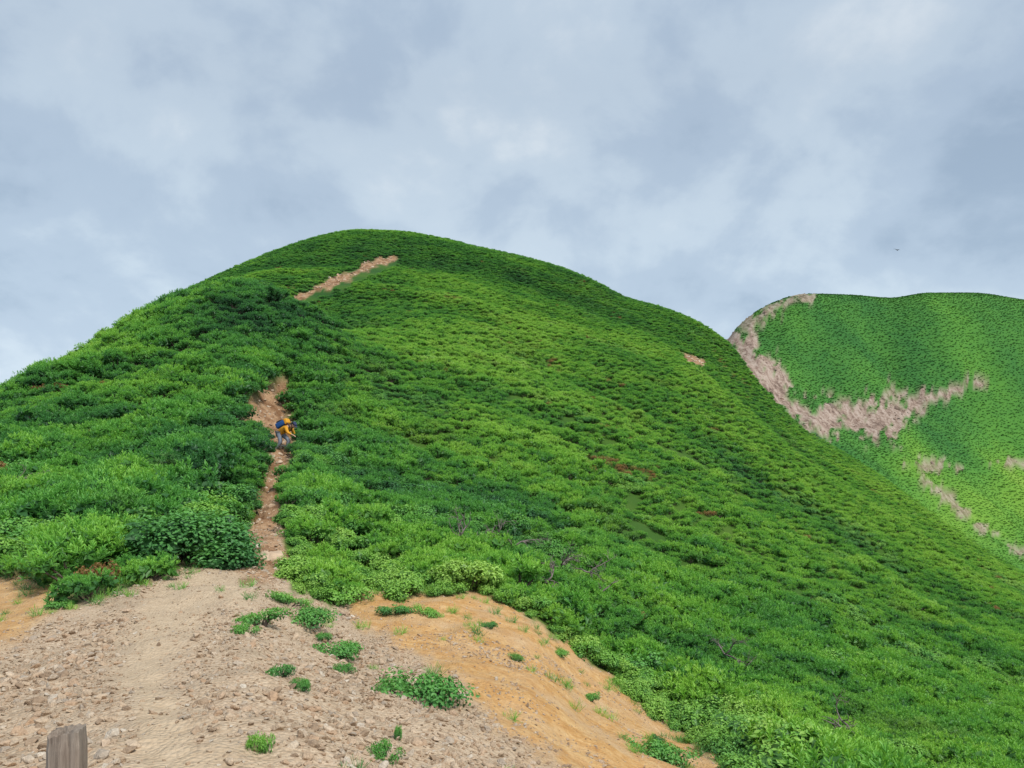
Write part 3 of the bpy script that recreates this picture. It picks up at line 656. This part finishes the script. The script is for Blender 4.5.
for i in range(5):
    for k in range(n1_): Fc.append((i*n1_+k,i*n1_+(k+1)%n1_,(i+1)*n1_+(k+1)%n1_,(i+1)*n1_+k))
mb.add(Vc,Fc,0,1)
Vb=[];Fb=[]
for k in range(9):
    p=-1.1+2.2*k/8; Vb+= [ctr+Vector((0.10*math.cos(p),0.088*math.sin(p),-0.018)),ctr+Vector((0.10*math.cos(p)+0.075*math.cos(p*0.7),0.095*math.sin(p),-0.05))]
for k in range(8): Fb.append((2*k,2*k+1,2*k+3,2*k+2))
mb.add(Vb,Fb,0,1); cap=bpy.data.objects.new('cap',mb.mesh('cap',[M_CAP],True)); COL.objects.link(cap); sd=cap.modifiers.new('s','SOLIDIFY'); sd.thickness=0.006
cap.location=(0.455,0,1.19); cap.rotation_euler=(0,math.radians(28),0); child(cap)
child(skin('hair',[(0.34,0,1.17),(0.37,0,1.20),(0.41,0,1.225)],[(0,1),(1,2)],[0.05,0.07,0.07],M_HAIR,1))
for s in (1,-1):
    child(skin('ear',[(0.40,0.088*s,1.145),(0.40,0.096*s,1.165),(0.405,0.09*s,1.18)],[(0,1),(1,2)],[0.012,0.014,0.01],M_SKIN,1,1))
    child(skin('eye',[(0.497,0.03*s,1.115),(0.503,0.034*s,1.115)],[(0,1)],[0.010,0.008],M_EYE,0,1))
child(skin('mouth',[(0.462,-0.022,1.065),(0.466,0,1.062),(0.462,0.022,1.065)],[(0,1),(1,2)],[0.006,0.008,0.006],flat_mat('lips',(0.35,0.12,0.1)),1,1))
def rbox(name,size,mat,bev):
    bm=bmesh.new(); bmesh.ops.create_cube(bm,size=1)
    for v in bm.verts:
        k=0.82 if v.co.z>0 else 1.0; v.co=Vector((v.co.x*size[0]*k,v.co.y*size[1]*k,v.co.z*size[2]))
    bmesh.ops.bevel(bm,geom=list(bm.edges),offset=bev,segments=4,affect='EDGES',profile=0.6)
    me=bpy.data.meshes.new(name); bm.to_mesh(me); bm.free(); me.materials.append(mat); me.shade_smooth(); ob=bpy.data.objects.new(name,me); COL.objects.link(ob); return ob
pk=rbox('backpack',(0.24,0.33,0.50),M_PACK,0.07); pk.location=(-0.13,0,1.16); pk.rotation_euler=(0,math.radians(60),0)
pk['label']='dark blue hiking backpack worn on back'; child(pk)
lid=rbox('backpack_lid',(0.25,0.30,0.14),M_JACK,0.05); lid.location=(0,0,0.25); lid.parent=pk
pc=rbox('pocket',(0.09,0.24,0.24),M_STRAP,0.035); pc.location=(-0.14,0,-0.06); pc.parent=pk
for s in (1,-1):
    child(skin('shoulder_strap',[(0.03,0.10*s,1.18),(0.18,0.11*s,1.22),(0.31,0.11*s,1.10),(0.24,0.12*s,0.95),(0.05,0.14*s,0.86)],[(0,1),(1,2),(2,3),(3,4)],[0.02]*5,M_STRAP,2,1))
H=locate(283,453,18,40)
person.location=(H.x,H.y,H.z+0.0); person.rotation_euler=(0,math.radians(5),math.radians(-20)); person.scale=(1.05,1.05,1.05)

# ---------------------------------------------------------------- bird
mb=MB()
v,f=tube([(-0.22,0,0),(-0.15,0,0.0),(-0.05,0,0.01),(0.05,0,0.0),(0.12,0,0.01),(0.16,0,0.02),(0.20,0,0.015)],[0.004,0.018,0.04,0.045,0.03,0.026,0.004],10); mb.add(v,f,0,1)
for s in (1,-1):
    Wv=[(0.07,0.03*s,0.02),(-0.05,0.03*s,0.02),(-0.04,0.17*s,0.07),(0.06,0.17*s,0.075),(-0.03,0.27*s,0.06),(0.02,0.25*s,0.065),(-0.09,0.40*s,0.02)]
    mb.add(Wv,[(0,1,2,3),(3,2,4,5),(5,4,6)],0,1)
mb.add([(-0.18,0.01,0),(-0.18,-0.01,0),(-0.32,-0.05,0.0),(-0.32,0.05,0.0)],[(0,1,2,3)],0,1)
bird=bpy.data.objects.new('bird',mb.mesh('bird',[flat_mat('bird_feathers',(0.05,0.05,0.055))],False)); COL.objects.link(bird); sd=bird.modifiers.new('s','SOLIDIFY'); sd.thickness=0.008
bird.location=((897-CX)/F*75,75,(HZ-250)/F*75); bird.rotation_euler=(0.35,0.1,0.6); bird['label']='small dark bird gliding in the cloudy sky'; bird['category']='bird'

# ---------------------------------------------------------------- light, sky
SD=Vector((0.52,-0.6,1.0)).normalized(); el=math.asin(SD.z); az=math.atan2(SD.x,SD.y)
ld=bpy.data.lights.new('sun','SUN'); ld.energy=3.5; ld.angle=math.radians(14); ld.color=(1,0.97,0.91)
lo=bpy.data.objects.new('sun',ld); COL.objects.link(lo); lo.rotation_euler=(-SD).to_track_quat('-Z','Y').to_euler(); lo.location=(0,0,80)
w=bpy.data.worlds.new('World'); scene.world=w; w.use_nodes=True; nt=w.node_tree; nt.nodes.clear()
out=N(nt,'ShaderNodeOutputWorld'); bg=N(nt,'ShaderNodeBackground'); nt.links.new(bg.outputs[0],out.inputs[0]); bg.inputs[1].default_value=0.1
sky=N(nt,'ShaderNodeTexSky'); sky.sky_type='NISHITA'; sky.sun_disc=False; sky.sun_elevation=el; sky.sun_rotation=az
tc=N(nt,'ShaderNodeTexCoord'); sx_=N(nt,'ShaderNodeSeparateXYZ'); nt.links.new(tc.outputs['Generated'],sx_.inputs[0])
den=mth(nt,'ADD',mth(nt,'MAXIMUM',sx_.outputs[2],0.0),0.6)
cmb=N(nt,'ShaderNodeCombineXYZ'); nt.links.new(mth(nt,'DIVIDE',sx_.outputs[0],den),cmb.inputs[0]); nt.links.new(mth(nt,'DIVIDE',sx_.outputs[1],den),cmb.inputs[1])
na_=noise(nt,cmb.outputs[0],4.2,10,0.56,0.15); nb_=noise(nt,cmb.outputs[0],1.7,4,0.45,0.2)
f=mth(nt,'ADD',mth(nt,'MULTIPLY',na_,0.58),mth(nt,'MULTIPLY',nb_,0.42))
# the cloud deck is thicker towards one side
f=mth(nt,'ADD',f,mth(nt,'MULTIPLY',sx_.outputs[0],0.02))
c=ramp(nt,f,[(0.35,(3.4,4.45,5.8)),(0.45,(4.4,5.5,6.85)),(0.53,(5.4,6.5,7.65)),(0.64,(7.2,8.0,8.7))],'EASE')
hz=ramp(nt,sx_.outputs[2],[(0.0,(1.36,1.32,1.27)),(0.22,(1.19,1.18,1.15)),(0.45,(0.97,0.97,0.98)),(1.0,(1.15,1.15,1.15))])
c=mix(nt,1.0,c,hz,'MULTIPLY')
c=mix(nt,0.94,sky.outputs[0],c)
nt.links.new(c,bg.inputs[0])

cam=bpy.data.cameras.new('camera'); co_=bpy.data.objects.new('camera',cam); COL.objects.link(co_); scene.camera=co_
cam.sensor_width=36; cam.lens=36*F/1024; cam.shift_y=(HZ-384)/1024; cam.clip_end=5000; cam.clip_start=0.05
co_.location=(0,0,0); co_.rotation_euler=(math.pi/2,0,0)
scene.view_settings.view_transform='Standard'; scene.view_settings.look='None'; scene.view_settings.exposure=0
